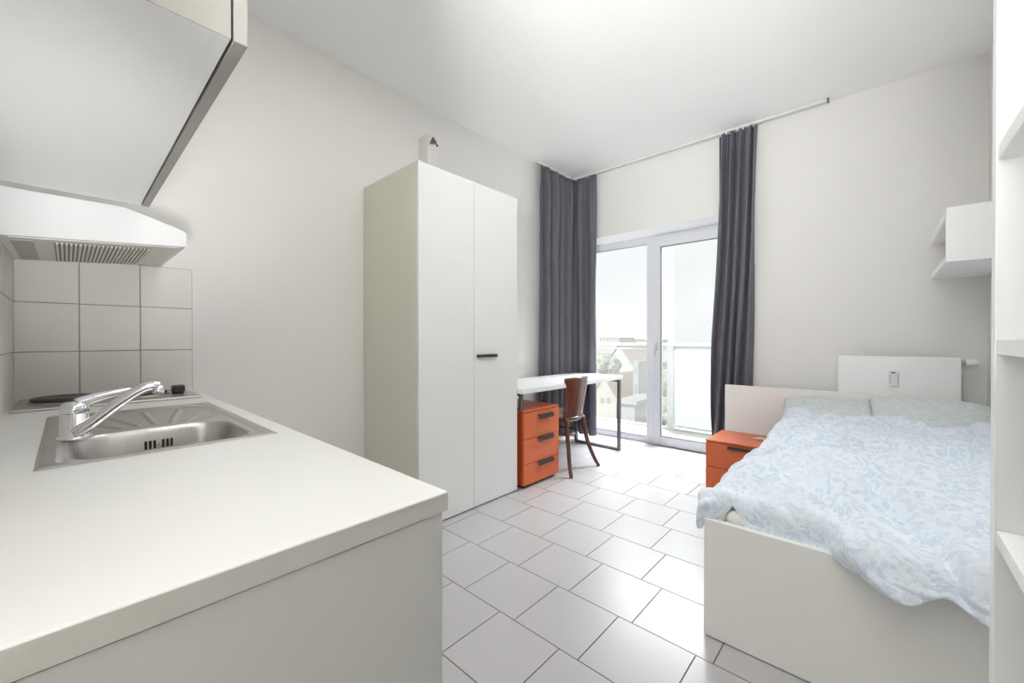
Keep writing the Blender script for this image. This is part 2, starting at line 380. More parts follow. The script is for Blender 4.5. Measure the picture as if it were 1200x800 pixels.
# sink: one pressed steel sheet
sk = thing('kitchen_sink', 'stainless steel inset sink with ribbed drainer in the worktop', 'sink', (-1.6, .17, .866))
SX = (-2.004, -1.208); SY = (-.046, .385)
nx, ny = 230, 130
def rrect(x, y, x0, x1, y0, y1, r):
    cx, cy = (x0+x1)/2, (y0+y1)/2; hx, hy = (x1-x0)/2-r, (y1-y0)/2-r
    dx, dy = max(abs(x-cx)-hx, 0), max(abs(y-cy)-hy, 0)
    ins = min(max(abs(x-cx)-hx, abs(y-cy)-hy), 0)
    return math.hypot(dx, dy)+ins-r
bm = new(); grid = []
for i in range(nx+1):
    x = lin(SX[0], SX[1], i/nx); row = []
    for j in range(ny+1):
        y = lin(SY[0], SY[1], j/ny)
        edge = min(x-SX[0], SX[1]-x, y-SY[0], SY[1]-y)
        z = .8656+.0035*sstep(0, .006, edge)
        # raised lip then lowered field
        f = rrect(x, y, SX[0]+.02, SX[1]-.018, SY[0]+.030, SY[1]-.022, .03)
        z -= .0045*sstep(.002, -.008, f)
        b = rrect(x, y, -1.560, -1.240, .003, .337, .075)
        z -= .150*sstep(.004, -.030, b)+.001*sstep(.012, .002, b)
        dr = rrect(x, y, -1.975, -1.590, .045, .350, .10)
        z -= .004*sstep(.004, -.006, dr)
        if dr < -.006 and b > .02:
            a = math.atan2(y-.18, -(x+1.46)); rr = math.hypot(x+1.46, y-.18)
            for q in range(-4, 5):
                da = abs(a-q*.21)*rr
                if da < .010 and .17 < rr < .50: z += .0050*(1-sstep(.003, .010, da))*sstep(.17, .19, rr)*(1-sstep(.44, .50, rr))
        row.append(bm.verts.new((x, y, z)))
    grid.append(row)
for i in range(nx):
    for j in range(ny):
        f = bm.faces.new([grid[i][j], grid[i+1][j], grid[i+1][j+1], grid[i][j+1]]); f.smooth = True
obj('basin_and_drainer', bm, M['steel'], sk)
ov = new()
for q in (-3, -2, -1, 1, 2, 3):
    prism(ov, [(.178+q*.0095-.0028, .806), (.178+q*.0095+.0028, .806), (.178+q*.0095+.0028, .829), (.178+q*.0095-.0028, .829)], 'x', -1.556, -1.5465)
obj('overflow_slot', ov, M['black'], sk)
bm = new(); tube(bm, [(-1.553, .178, .8175), (-1.5455, .178, .8175)], .004, 10); obj('overflow_screw', bm, M['chrome'], sk)
bm = new(); lathe(bm, -1.40, .17, [(.0, .7175), (.036, .7175), (.036, .7205), (.028, .7215), (.0, .7195)], 24); obj('drain', bm, M['chrome'], sk)

# mixer tap
tp = thing('mixer_tap', 'chrome single-lever mixer tap standing on the sink corner', 'tap', (-1.535, .012, .868))
tx, ty = -1.535, .012
bm = new()
lathe(bm, tx, ty, [(.0, .866), (.034, .866), (.034, .870), (.030, .874), (.0265, .876), (.0265, .930), (.025, .931), (.0, .931)], 32)
obj('tap_body', bm, M['chrome'], tp)
bm = new()
lathe(bm, tx, ty, [(.0, .932), (.0265, .932), (.0268, .945), (.024, .954), (.016, .960), (.0, .962)], 32)
tube(bm, spline([(tx, ty+.005, .953), (tx-.004, ty+.04, .966), (tx-.012, ty+.09, .977), (tx-.02, ty+.135, .982)], 6), [lin(.017, .006, k/18) for k in range(19)], 12, sx=1.0)
obj('lever', bm, M['chrome'], tp)
bm = new()
sp = spline([(tx+.018, ty+.004, .884), (tx+.035, ty+.03, .906), (tx+.052, ty+.075, .950), (tx+.064, ty+.115, .984), (tx+.068, ty+.140, .995), (tx+.070, ty+.158, .993)], 7)
tube(bm, sp, [lin(.0155, .0125, k/(len(sp)-1)) for k in range(len(sp))], 16)
obj('spout', bm, M['chrome'], tp)
bm = new(); lathe(bm, tx+.070, ty+.156, [(.0, .972), (.0105, .972), (.0125, .975), (.0125, .994), (.0, .994)], 20); obj('aerator', bm, M['chrome'], tp)

# hob
hb = thing('electric_hob', 'small two-plate electric hob with steel tray at the tiled wall', 'hob', (-2.41, .13, .865))
bm = new(); box(bm, -2.612, -2.212, -.135, .397, .8655, .8735, .003); obj('steel_tray', bm, M['steel'], hb)
for yy, r in ((-.003, .097), (.228, .078)):
    bm = new(); lathe(bm, -2.42, yy, [(.0, .873), (r+.008, .873), (r+.008, .877), (r+.002, .879), (r+.001, .877), (.0, .877)], 48); pl = obj('trim_ring', bm, M['steel'], hb)
    bm = new(); lathe(bm, -2.42, yy, [(.0, .877), (r-.002, .877), (r, .880), (r, .889), (r-.004, .892), (r*.30, .892), (r*.28, .8905), (.0, .8905)], 48); obj('cooking_plate', bm, M['plate'], pl)
bm = new(); box(bm, -2.425, -2.375, .320, .366, .879, .910, .006); lathe(bm, -2.40, .343, [(.0, .873), (.022, .873), (.022, .880), (.0, .880)], 24)
obj('knob', bm, M['black'], hb)

# cooker hood
hd = thing('cooker_hood', 'white slanted cooker hood fixed under the wall cabinet', 'cooker hood', (-2.33, .05, 1.46))
HX0, HX1 = XL+.004, -2.03
prof = [(YN+.008, 1.447), (.318, 1.485), (.319, 1.540), (.312, 1.5455), (.285, 1.5555), (.142, 1.601), (YN+.008, 1.601)]
bm = new(); prism(bm, prof, 'x', HX0, HX1, bev=.002); obj('hood_body', bm, M['hood'], hd)
def hz(y): return 1.447+(y-(YN+.008))*(1.485-1.447)/(.318-(YN+.008))
def under(bm, x0, x1, y0, y1, t, mi=0):
    prism(bm, [(y0, hz(y0)-t), (y1, hz(y1)-t), (y1, hz(y1)+.002), (y0, hz(y0)+.002)], 'x', x0, x1, mi)
bm = new(); under(bm, HX0+.02, HX1-.018, YN+.03, .300, .003); obj('underside', bm, M['hoodu'], hd)
bm = new(); under(bm, HX0+.07, HX1-.055, -.125, -.075, .006); obj('lamp_cover', bm, M['hoodl'], hd)
bm = new(); under(bm, HX0+.03, HX1-.07, -.03, .222, .004, 1)
for k in range(22):
    y = -.026+k*.0113; under(bm, HX0+.04, HX1-.075, y, y+.0062, .008, 0)
obj('filter_grille', bm, [M['hoodu'], M['hslot']], hd)

# wall cabinet
ZK = 1.605
t = thing('wall_cabinet', 'grey-white kitchen wall cabinet at the upper left, beside the cooker hood', 'cabinet', (-1.38, .02, ZK))
bm = new(); box(bm, -1.98, -.7775, YN+.006, .1795, ZK, 2.42, .001); ccs = obj('carcass', bm, M['lam'], t)
bm = new(); box(bm, -.7775, -.776, YN+.006, .1795, ZK, 2.42); obj('end_panel', bm, M['capanel'], ccs, 'end panel darkened for shade')
for x0, x1 in ((-1.979, -1.3395), (-1.3365, -.776)):
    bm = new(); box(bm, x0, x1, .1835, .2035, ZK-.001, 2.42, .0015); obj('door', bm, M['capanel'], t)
bm = new(); box(bm, -1.95, -.80, .1795, .1835, ZK+.03, 2.38); obj('gap_shade', bm, M['gap'], t)  # dark sheet stands in for the shade behind the doors

# ------------------------------------------------------------------ wardrobe
wr = thing('wardrobe', 'tall white two-door wardrobe with one dark bar handle against the left wall', 'wardrobe', (-2.3, 1.80, 0))
WX, WY0, WY1, WZ = -1.981, 1.371, 2.236, 2.160
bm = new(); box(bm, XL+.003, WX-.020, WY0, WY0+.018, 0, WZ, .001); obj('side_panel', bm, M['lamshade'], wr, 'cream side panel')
bm = new(); box(bm, XL+.003, WX-.020, WY1-.018, WY1, 0, WZ, .001); obj('side_panel', bm, M['lam'], wr)
bm = new(); box(bm, XL+.003, WX-.022, WY0+.018, WY1-.018, .02, WZ-.002); obj('carcass', bm, M['lamg'], wr)
bm = new(); box(bm, XL+.01, WX-.03, WY0+.019, WY1-.019, 0, .02); obj('plinth', bm, M['gap'], wr)
bm = new(); box(bm, WX-.018, WX, WY0+.001, 1.8035, .010, WZ-.002, .0012); obj('door', bm, M['lam'], wr)
bm = new(); box(bm, WX-.018, WX, 1.8065, WY1, .010, WZ-.002, .0012); do = obj('door', bm, M['lam'], wr)
bm = new(); box(bm, WX, WX+.022, 1.827, 2.008, 1.000, 1.019, .002); obj('handle', bm, M['dark'], do)

# little white box with a bracket on the wall over the wardrobe
bxo = thing('wall_duct', 'small white boxed duct on the wall above the wardrobe with a dark bracket', 'duct', (-2.57, 1.87, 2.5))
bm = new(); box(bm, XL+.001, -2.525, 1.826, 1.94, 2.33, 2.668, .004); obj('casing', bm, M['wall'], bxo)
bm = new(); prism(bm, [(1.850, 2.600), (1.905, 2.618), (1.872, 2.652)], 'x', -2.524, -2.505); prism(bm, [(1.905, 2.600), (1.925, 2.604), (1.915, 2.618)], 'x', -2.524, -2.515)
obj('bracket', bm, M['gunmetal'], bxo)

# ------------------------------------------------------------------ desk, drawer unit, chair
dk = thing('desk', 'white desk top on dark metal frame legs, in front of the dark curtain', 'desk', (-2.2, 3.0, 0))
bm = new(); box(bm, -2.49, -1.925, 2.243, 3.785, .718, .755, .002); obj('desk_top', bm, M['lam'], dk)
bm = new(); yy = 3.745
def loop(bm, x0, x1, y0, y1, z0, z1, t):
    box(bm, x0, x0+t, y0, y1, z0, z1, .002); box(bm, x1-t, x1, y0, y1, z0, z1, .002)
    box(bm, x0+t, x1-t, y0, y1, z0, z0+t, .002); box(bm, x0+t, x1-t, y0, y1, z1-t, z1, .002)
loop(bm, -2.47, -1.935, 3.728, 3.768, 0.001, .7175, .024); obj('leg', bm, M['gunmetal'], dk, 'floor-standing frame leg')
bm = new(); loop(bm, -2.47, -1.975, 2.268, 2.300, .5875, .7175, .02); obj('leg', bm, M['gunmetal'], dk, 'short frame leg on the drawer unit')

def drawer_unit(name, label, cat, x0, x1, y0, y1, ztop, splits, face, group):
    """face 'x': drawer fronts look along +x; face '-y': along -y"""
    t = thing(name, label, cat, ((x0+x1)/2, (y0+y1)/2, 0), group)
    lip = .014
    if face == 'x':
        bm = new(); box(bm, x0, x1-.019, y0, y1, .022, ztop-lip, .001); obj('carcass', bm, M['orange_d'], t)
        bm = new(); box(bm, x0, x1, y0, y1, ztop-lip+.0015, ztop, .0015); obj('top', bm, M['orange'], t)
        bm = new(); box(bm, x0+.02, x1-.035, y0+.02, y1-.02, 0, .022); obj('plinth', bm, M['gap'], t)
    else:
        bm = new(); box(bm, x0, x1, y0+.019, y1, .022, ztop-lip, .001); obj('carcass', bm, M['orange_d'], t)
        bm = new(); box(bm, x0, x1, y0, y1, ztop-lip+.0015, ztop, .0015); obj('top', bm, M['orange'], t)
        bm = new(); box(bm, x0+.03, x1-.03, y0+.035, y1-.02, 0, .022); obj('plinth', bm, M['gap'], t)
    for k in range(len(splits)-1):
        z1, z0 = splits[k]-.0018, splits[k+1]+.0018
        bm = new()
        if face == 'x': box(bm, x1-.018, x1, y0+.0005, y1-.0005, z0, z1, .0012)
        else: box(bm, x0+.0005, x1-.0005, y0, y0+.018, z0, z1, .0012)
        dr = obj('drawer', bm, M['orange'], t)
        bm = new()
        if face == 'x':
            a, b = y0+.162, y0+.349; zz = z1-.030 if k == 0 else z1-.002
            prism(bm, [(x1-.001, zz), (x1+.022, zz), (x1+.022, zz-.032), (x1+.019, zz-.032), (x1+.019, zz-.003), (x1-.001, zz-.003)], 'y', a, b)
        else:
            a, b = x0+.146, x0+.292; zz = z1-.008 if k == 0 else z1-.002
            prism(bm, [(y0+.001, zz), (y0-.020, zz), (y0-.020, zz-.018), (y0-.017, zz-.018), (y0-.017, zz-.003), (y0+.001, zz-.003)], 'x', a, b)
        obj('handle', bm, M['dark'], dr)
    return t
drawer_unit('drawer_unit', 'orange three-drawer unit under the left end of the desk', 'drawer unit', -2.48, -1.955, 2.281, 2.724, .585, [.569, .370, .182, .024], 'x', 'orange drawer furniture')
drawer_unit('nightstand', 'low orange two-drawer nightstand between the balcony door and the bed', 'nightstand', -.929, -.500, 3.104, 3.515, .400, [.384, .209, .026], '-y', 'orange drawer furniture')

# paper on the nightstand
bm = new()
g = []
for i in range(9):
    r = []
    for j in range(6):
        x = lin(-.668, -.595, i/8); y = lin(3.335, 3.405, j/5)
        r.append(bm.verts.new((x+.03*(j/5-.5), y, .4015+.006*abs(math.sin(i*.9+.3))*(j/5)+.003*noise.noise((i*.5, j*.6, 3)) + .003)))
    g.append(r)
for i in range(8):
    for j in range(5): bm.faces.new([g[i][j], g[i+1][j], g[i+1][j+1], g[i][j+1]])
po = obj('paper_note', bm, M['paper'], smooth=True); md = po.modifiers.new('s', 'SOLIDIFY'); md.thickness = .0015
tag(po, 'small crumpled cream paper lying on the orange nightstand', 'paper')

# chair (seat towards the desk, back towards the room)
ch = thing('wooden_chair', 'dark reddish wooden chair with curved solid back, tucked under the desk', 'chair', (-2.12, 2.948, 0))
CY = 2.948
def seat_outline(s, k=48):
    out = []
    for i in range(k):
        a = i*2*PI/k; c, sn = math.cos(a), math.sin(a)
        r = (abs(c)**3.2+abs(sn)**3.2)**(-1/3.2)
        x = -2.135+.190*s*r*c; w = lin(.205, .155, (c*r+1)/2)
        out.append((x, CY+w*s*r*sn))
    return out
bm = new(); prism(bm, seat_outline(1.0), 'z', .415, .452, bev=.006); obj('seat', bm, M['wood'], ch)
bm = new(); so = seat_outline(.93); t = bmesh.new()
layers = [(.93, .452), (.95, .462), (.90, .478), (.70, .487), (.35, .491)]
rings = [[t.verts.new((p[0], p[1], z)) for p in seat_outline(s)] for s, z in layers]
for i in range(len(rings)-1):
    n = len(rings[i])
    for k in range(n): t.faces.new([rings[i][k], rings[i][(k+1) % n], rings[i+1][(k+1) % n], rings[i+1][k]])
t.faces.new(rings[-1]); t.faces.new(rings[0][::-1]); merge(bm, t, smooth=True); obj('seat_cushion', bm, M['seatc'], ch, 'beige cushion')
# curved back panel
bm = new(); nu, nv = 16, 14; gA, gB = [], []
for i in range(nu+1):
    u = i/nu*2-1; ra, rb = [], []
    for j in range(nv+1):
        v = j/nv; hw = lin(.130, .178, v**.8); z = lin(.452, .795, v)
        z += .006*(1-u*u)*sstep(.85, 1, v)
        x = lin(-1.945, -1.905, v)+.040*(1-u*u)-.015
        ra.append(bm.verts.new((x, CY+hw*u, z))); rb.append(bm.verts.new((x-.013, CY+hw*u, z)))
    gA.append(ra); gB.append(rb)
for i in range(nu):
    for j in range(nv):
        for q in (gA, gB):
            f = bm.faces.new([q[i][j], q[i+1][j], q[i+1][j+1], q[i][j+1]]); f.smooth = True
for i in range(nu):
    bm.faces.new([gA[i][0], gA[i+1][0], gB[i+1][0], gB[i][0]]); bm.faces.new([gA[i][nv], gA[i+1][nv], gB[i+1][nv], gB[i][nv]])
for j in range(nv):
    bm.faces.new([gA[0][j], gA[0][j+1], gB[0][j+1], gB[0][j]]); bm.faces.new([gA[nu][j], gA[nu][j+1], gB[nu][j+1], gB[nu][j]])
bk = obj('backrest', bm, M['wood'], ch)
bm = new(); tube(bm, [(-1.945+.040*(1-u*u)-.018, CY+.136*u, .446) for u in [k/10-1 for k in range(21)]], .019, 10); obj('back_rail', bm, M['wood'], bk)
for s in (-1, 1):
    bm = new()
    p = spline([(-1.950, CY+s*.124, .445), (-1.938, CY+s*.132, .36), (-1.912, CY+s*.150, .22), (-1.875, CY+s*.185, .09), (-1.838, CY+s*.215, .002)], 6)
    tube(bm, p, [lin(.020, .015, k/(len(p)-1)) for k in range(len(p))], 12); obj('leg', bm, M['wood'], ch, 'splayed rear leg')
    bm = new(); p = spline([(-2.28, CY+s*.165, .43), (-2.29, CY+s*.170, .25), (-2.30, CY+s*.178, .002)], 6)
    tube(bm, p, [lin(.019, .014, k/(len(p)-1)) for k in range(len(p))], 12); obj('leg', bm, M['wood'], ch)
bm = new(); tube(bm, [(-2.12+.165*math.cos(a*PI/20), CY+.152*math.sin(a*PI/20), .305) for a in range(40)], .011, 10, closed=True); obj('brace_ring', bm, M['wood'], ch)

# ------------------------------------------------------------------ curtains
def curtain(name, label, path_fn, n, ztop, zbot, folds, amp, seed, mat_, slant=0.0):
    """path_fn(t, v) -> point and outward normal on the hanging line, v = 0 at the top"""
    bm = new(); nz_ = 46; rows = []
    for j in range(nz_+1):
        v = j/nz_; z = lin(ztop, zbot, v); row = []
        for i in range(n+1):
            t = i/n
            (px, py), (qx, qy) = path_fn(t, v)
            tt = t+slant*v*v+.018*noise.noise((t*7, v*1.4, seed))
            s = math.sin(tt*folds*2*PI+seed+1.2*noise.noise((t*5, v*.8, seed+9)))
            s = math.copysign(abs(s)**.6, s)
            s2 = math.sin(tt*folds*3.7*PI+seed*2)
            k = 1-.45*sstep(.10, 0, v)
            off = amp*k*(.80*s+.34*s2*(1-.85*sstep(.02, .35, v)))*(.85+.5*noise.noise((t*4, 2+v, seed)))
            off += .004*noise.noise((t*20, v*3, seed+4))
            row.append(bm.verts.new((px+qx*off, py+qy*off, z+.006*abs(math.sin(tt*folds*2*PI))*(1 if j == 0 else 0))))
        rows.append(row)
    for j in range(nz_):
        for i in range(n):
            f = bm.faces.new([rows[j][i], rows[j][i+1], rows[j+1][i+1], rows[j+1][i]]); f.smooth = True
    o = obj(name, bm, mat_); md = o.modifiers.new('thickness', 'SOLIDIFY'); md.thickness = .0025
    tag(o, label, 'curtain', 'dark grey curtains'); return o
def pathL(t, v):
    # along the left wall, round the corner, along the window wall
    xa, ya, yb, xb, r = -2.572, 3.235, 3.852, -2.275, .10
    l1 = yb-r-ya; l2 = r*PI/2; l3 = xb-(xa+r); s = t*(l1+l2+l3)
    if s < l1: return (xa, ya+s), (1, 0)
    if s < l1+l2:
        a = (s-l1)/r; return (xa+r-r*math.cos(a), yb-r+r*math.sin(a)), (math.cos(a), -math.sin(a))
    return (xa+r+s-l1-l2, yb), (0, -1)
cl = curtain('curtain', 'dark grey curtain hanging in the corner behind the desk', pathL, 420, 2.895, .075, 6.3, .060, 1.7, M['curtain'])
def pathR(t, v):
    x0 = lin(-1.050, -1.098, min(1, v*1.6)); x1 = lin(-.752, -.800, v**.8)
    x0 += .010*math.sin(v*5)
    return (lin(x0, x1, t), 3.852), (0, -1)
cr = curtain('curtain', 'dark grey curtain hanging between the balcony door and the radiator', pathR, 300, 2.895, .05, 4.6, .060, 4.1, M['curtain'], .22)
ct = thing('curtain_track', 'thin white curtain track under the ceiling with small white gliders', 'curtain track', (-1.4, 3.85, 2.905))
bm = new(); box(bm, -2.56, -.292, 3.840, 3.864, 2.908, ZC-.001, .002); box(bm, -2.584, -2.560, 3.22, 3.864, 2.908, ZC-.001, .002); obj('track', bm, M['track'], ct)
bm = new(); box(bm, -.300, -.288, 3.836, 3.868, 2.900, ZC-.001, .002); obj('end_stop', bm, M['gunmetal'], ct)
for k in range(7):
    x = lin(-1.03, -.775, k/6)
    bm = new(); box(bm, x-.007, x+.007, 3.838, 3.866, 2.892, 2.909, .002); obj('glider', bm, M['track'], ct)

# ------------------------------------------------------------------ radiator
rd = thing('radiator', 'white flat panel radiator on the wall behind the headboard', 'radiator', (.08, 3.88, .4))
bm = new(); box(bm, -.228, .386, 3.826, 3.846, .40, 1.003, .006); obj('front_panel', bm, M['radiator'], rd)
bm = new(); box(bm, -.225, .383, 3.846, 3.905, .402, .996, .003); obj('side_cover', bm, M['radiator'], rd)
bm = new()
for k in range(58):
    x = -.20+k*.0098; box(bm, x, x+.0055, 3.850, 3.902, .9955, 1.0005)
obj('top_grille', bm, M['slot'], rd)
bm = new(); box(bm, .047, .098, 3.808, 3.826, .800, .905, .004); ca = obj('heat_meter', bm, M['lam'], rd)
bm = new(); box(bm, .058, .080, 3.806, 3.809, .888, .896); box(bm, .052, .054, 3.8065, 3.809, .815, .88); box(bm, .091, .093, 3.8065, 3.809, .815, .88); obj('display', bm, M['slot'], ca)
bm = new(); tube(bm, [(.386, 3.86, .972), (.405, 3.86, .972)], .020, 14); vb = obj('valve_body', bm, M['handle'], rd)
bm = new(); tube(bm, [(.405, 3.86, .972), (.412, 3.86, .972), (.440, 3.86, .972), (.462, 3.86, .972)], [.020, .022, .022, .017], 16); obj('thermostat', bm, M['radiator'], rd)
for bx_ in (-.15, .27):
    bm = new(); box(bm, bx_, bx_+.04, 3.905, 3.9195, .42, .98); obj('bracket', bm, M['radiator'], rd)
bm = new(); tube(bm, [(.33, 3.875, .40), (.33, 3.875, .001)], .009, 10); obj('supply_pipe', bm, M['radiator'], rd)
bm = new(); tube(bm, [(.398, 3.862, .972), (.398, 3.9195, .972)], .008, 10); obj('pipe', bm, M['radiator'], rd)

# ------------------------------------------------------------------ bed
bd = thing('bed', 'cream panel bed with tall footboard and a wide headboard', 'bed', (0, 2.7, 0))
bm = new(); box(bm, -.491, .498, 1.622, 1.646, .004, .4425, .0015); obj('footboard', bm, M['bedlam'], bd)
bm = new(); box(bm, -.975, .374, 3.770, 3.796, .002, .7365, .0015); hbd = obj('headboard', bm, M['bedlam'], bd)
bm = new(); tube(bm, [(-.568, 3.7705, .604), (-.568, 3.766, .604)], .006, 10); obj('bolt', bm, M['handle'], hbd)
for x0 in (-.491, .476):
    bm = new(); box(bm, x0, x0+.022, 1.647, 3.769, .004, .38, .0015); obj('side_rail', bm, M['bedlam'], bd)
bm = new(); box(bm, -.468, .475, 1.648, 3.768, .20, .235); obj('slat_base', bm, M['bedlam'], bd)
bm = new(); box(bm, -.436, .470, 1.652, 3.765, .237, .474, .035, seg=4)
mo = obj('mattress', bm, M['mattress'], smooth=True); tag(mo, 'off-white mattress in the bed frame, its corner showing at the footboard', 'mattress')

# duvet: one draped sheet
def fbm(x, y, z=0.0): return noise.noise((x, y, z))+.5*noise.noise((x*2.1, y*2.1, z+3))+.25*noise.noise((x*4.3, y*4.3, z+7))
def ridge(x, y, z=0.0):
    return 1-2*abs(noise.noise((x, y, z)))
NA, NB = 210, 300
A0, A1 = -.570, .492
def hem(a):   # how far the sheet runs past the foot of the mattress
    h = lin(.085, .098, sstep(-.10, .03, a))-.05*math.exp(-((a+.405)/.035)**2)+.018*math.exp(-((a-.035)/.05)**2)-.028*math.exp(-((a-.125)/.035)**2)+.012*sstep(.15, .3, a)
    return h
bm = new(); rows = []
for i in range(NA+1):
    a = lin(A0, A1, i/NA); row = []
    over = sstep(-.13, -.05, a)                          # 0: tucked behind the footboard, 1: hangs over it
    head = 3.335+.02*math.sin(a*5+1)+.05*sstep(-.33, -.43, a)-.13*math.exp(-((a-.25)/.11)**2)+.16*sstep(.33, .47, a)
    for j in range(NB+1):
        s = j/NB
        yf = lin(1.672, 1.625, over)+.055*math.exp(-((a+.405)/.035)**2); R = lin(.020, .034, over)
        b = lin(yf-hem(a), head, s)
        # cross direction
        xe = lin(-.450, -.402, sstep(1.7, 2.4, b)); e = max(0, xe-a); Rx = .045; an = min(e/Rx, PI/2)
        x = max(a, xe)-Rx*math.sin(an); dzx = Rx*(1-math.cos(an))+max(0, e-Rx*PI/2)
        # long direction
        f = max(0, yf-b); af = min(f/R, PI/2)
        y = max(b, yf)-R*math.sin(af); dzy = R*(1-math.cos(af))+max(0, f-R*PI/2)
        top = lin(.492, .545, sstep(1.66, 2.0, max(b, 1.6)))+.028*sstep(1.9, 2.7, b)
        top = lin(top, top-.006, over)
        # fanned folds
        ph = math.atan2(b-2.02, a+1.25); r = math.hypot(b-2.02, a+1.25)-.30; ph *= 1.45
        w1 = ridge(ph*6.5+.25*noise.noise((r*2, ph*3, 1)), r*1.1, .3); w2 = ridge(ph*15, r*2.0, 4.2); w3 = fbm(a*5, b*5, 2)
        w4 = ridge(ph*29+noise.noise((a*4, b*4, 5)), r*4.5, 8.1)
        kk = sstep(.5, .95, r)
        dn = .046*w1+.034*w2*(.3+.7*kk)+.018*w3+.012*w4*kk
        if dn < -.012: dn = -.012+.016*math.tanh((dn+.012)/.016)
        edge = sstep(head, head-.08, b)
        # head roll
        dn += .020*math.exp(-((b-(head-.07))/.05)**2)
        dn += .035*math.exp(-(((a+.40)/.10)**2+((b-3.28)/.14)**2))
        dn += .022*math.exp(-(((a-.40)/.13)**2+((b-3.34)/.14)**2))
        # gathers along the left edge
        gl = sstep(-.34, -.50, a)
        dn = dn*(1-.55*gl)+gl*.005*math.sin(b*74+3*noise.noise((b*3, a*4, 0)))
        # long overlapping folds that run off the foot
        for a0, b0, sl, amp_, wd, lo, hi in ((-.20, 1.66, -.63, .038, .085, -.36, -.22), (.11, 1.70, -2.2, .034, .07, -.2, -.02), (-.18, 2.0, -3.0, .022, .06, -.5, -.4), (-.34, 2.06, -.55, .018, .07, -.40, -.30), (-.25, 2.45, .18, .020, .09, -.46, -.3)):
            c_ = (b-b0-sl*(a-a0)+.018*noise.noise((a*6, b*6, a0)))/math.hypot(1, sl)
            g_ = sstep(lo, hi, a)*(1-.6*sstep(2.3, 2.9, b))
            dn += g_*amp_*(sstep(-.007, .016, c_)*math.exp(-max(0, c_)/wd)-.45*math.exp(-((c_+.018)/.016)**2))
        # corner lump at the foot of the left side
        lump = math.exp(-(((a+.51)/.09)**2+((b-1.70)/.09)**2))
        flat = math.cos(an)*math.cos(af)
        z = top-dzx-dzy+(dn-.012)*flat+.012
        z -= .060*(1-edge)**2*1.0
        z += .030*lump
        x -= math.sin(an)*(dn*.7)+.016*lump
        y -= math.sin(af)*(.6*dn*over+.004)+.045*lump
        if over < .5 and y < 1.70 and a > -.35: z = max(z, .436)
        z = max(z, .486 if (a > -.462 and b > 1.72) else (.40 if a < -.42 else .30))
        row.append(bm.verts.new((x, y, z)))
    rows.append(row)
for i in range(NA):
    for j in range(NB):
        f = bm.faces.new([rows[i][j], rows[i+1][j], rows[i+1][j+1], rows[i][j+1]]); f.smooth = True
dv = obj('duvet', bm, M['duvet']); md = dv.modifiers.new('thickness', 'SOLIDIFY'); md.thickness = .006; md.offset = 1
tag(dv, 'rumpled light blue and white patterned duvet spread over the bed', 'duvet')

# pillows
def pillow(cx, cy, cz, w, d, h, tilt, yaw_, label, seed):
    bm = new(); n = 48; T, B = [], []
    for i in range(n+1):
        rt, rb = [], []
        for j in range(n+1):
            u, v = i/n*2-1, j/n*2-1
            pin = 1-.07*(1-abs(v)**2)*abs(u)**6; pin2 = 1-.07*(1-abs(u)**2)*abs(v)**6
            k = (max(0, 1-abs(u)**2.6)*max(0, 1-abs(v)**2.6))**.42
            wr_ = .010*fbm(u*2.2, v*2.2, seed)+.006*ridge(u*3+v*1.2, v*2.5, seed)
            p = Vector((u*w/2*pin, v*d/2*pin2, 0))
            rt.append(p+Vector((0, 0, k*(h*.55+wr_)))); rb.append(p+Vector((0, 0, -k*h*.45)))
        T.append(rt); B.append(rb)
    mtx = Matrix.Translation((cx, cy, cz)) @ Matrix.Rotation(yaw_, 4, 'Z') @ Matrix.Rotation(tilt, 4, 'X')
    vt = [[bm.verts.new(mtx @ p) for p in r] for r in T]; vb_ = [[bm.verts.new(mtx @ p) for p in r] for r in B]
    for i in range(n):
        for j in range(n):
            f = bm.faces.new([vt[i][j], vt[i+1][j], vt[i+1][j+1], vt[i][j+1]]); f.smooth = True
            f = bm.faces.new([vb_[i][j], vb_[i][j+1], vb_[i+1][j+1], vb_[i+1][j]]); f.smooth = True
    bmesh.ops.remove_doubles(bm, verts=bm.verts[:], dist=.0004)
    o = obj('pillow', bm, M['pillow']); tag(o, label, 'pillow', 'pillows at the headboard'); return o
pillow(-.275, 3.530, .578, .53, .46, .15, math.radians(21), .03, 'pale blue patterned pillow on the nightstand side of the bed', 2.2)
pillow(.226, 3.525, .608, .56, .46, .17, math.radians(25), .02, 'pale blue patterned pillow on the wall side of the bed', 6.4)

# ------------------------------------------------------------------ wall shelf and bookcase
ws = thing('wall_shelf', 'white box shelf mounted on the wall above the bed', 'shelf', (.38, 3.5, 1.55))
bm = new(); box(bm, .252, XR-.002, 3.096, 3.90, 1.752, 1.803, .001); obj('top_board', bm, M['edge'], ws)
bm = new(); box(bm, .252, XR-.002, 3.096, 3.90, 1.522, 1.555, .001); obj('bottom_board', bm, M['edge'], ws)
bm = new(); box(bm, .252, XR-.002, 3.070, 3.0955, 1.522, 1.803, .001); obj('end_panel', bm, M['edge'], ws)
bc = thing('bookcase', 'tall white open bookcase with empty shelves at the right edge of the room', 'bookcase', (.31, .5, 0))
bm = new(); box(bm, .1245, XR-.003, .902, .928, 0, 1.98, .0005); spn = obj('side_panel', bm, M['lam'], bc)
bm = new(); box(bm, .123, .1245, .902, .928, 0, 1.98); obj('lit_edge', bm, M['edge'], spn, 'front edge whitened as if lit')  # brightness painted on the front edge, thin strip over the panel
bm = new(); box(bm, .123, XR-.003, .06, .086, 0, 1.98, .001); obj('side_panel', bm, M['lamg'], bc)
bm = new(); box(bm, XR-.010, XR-.003, .087, .901, .02, 1.975); obj('back_panel', bm, M['lam'], bc)
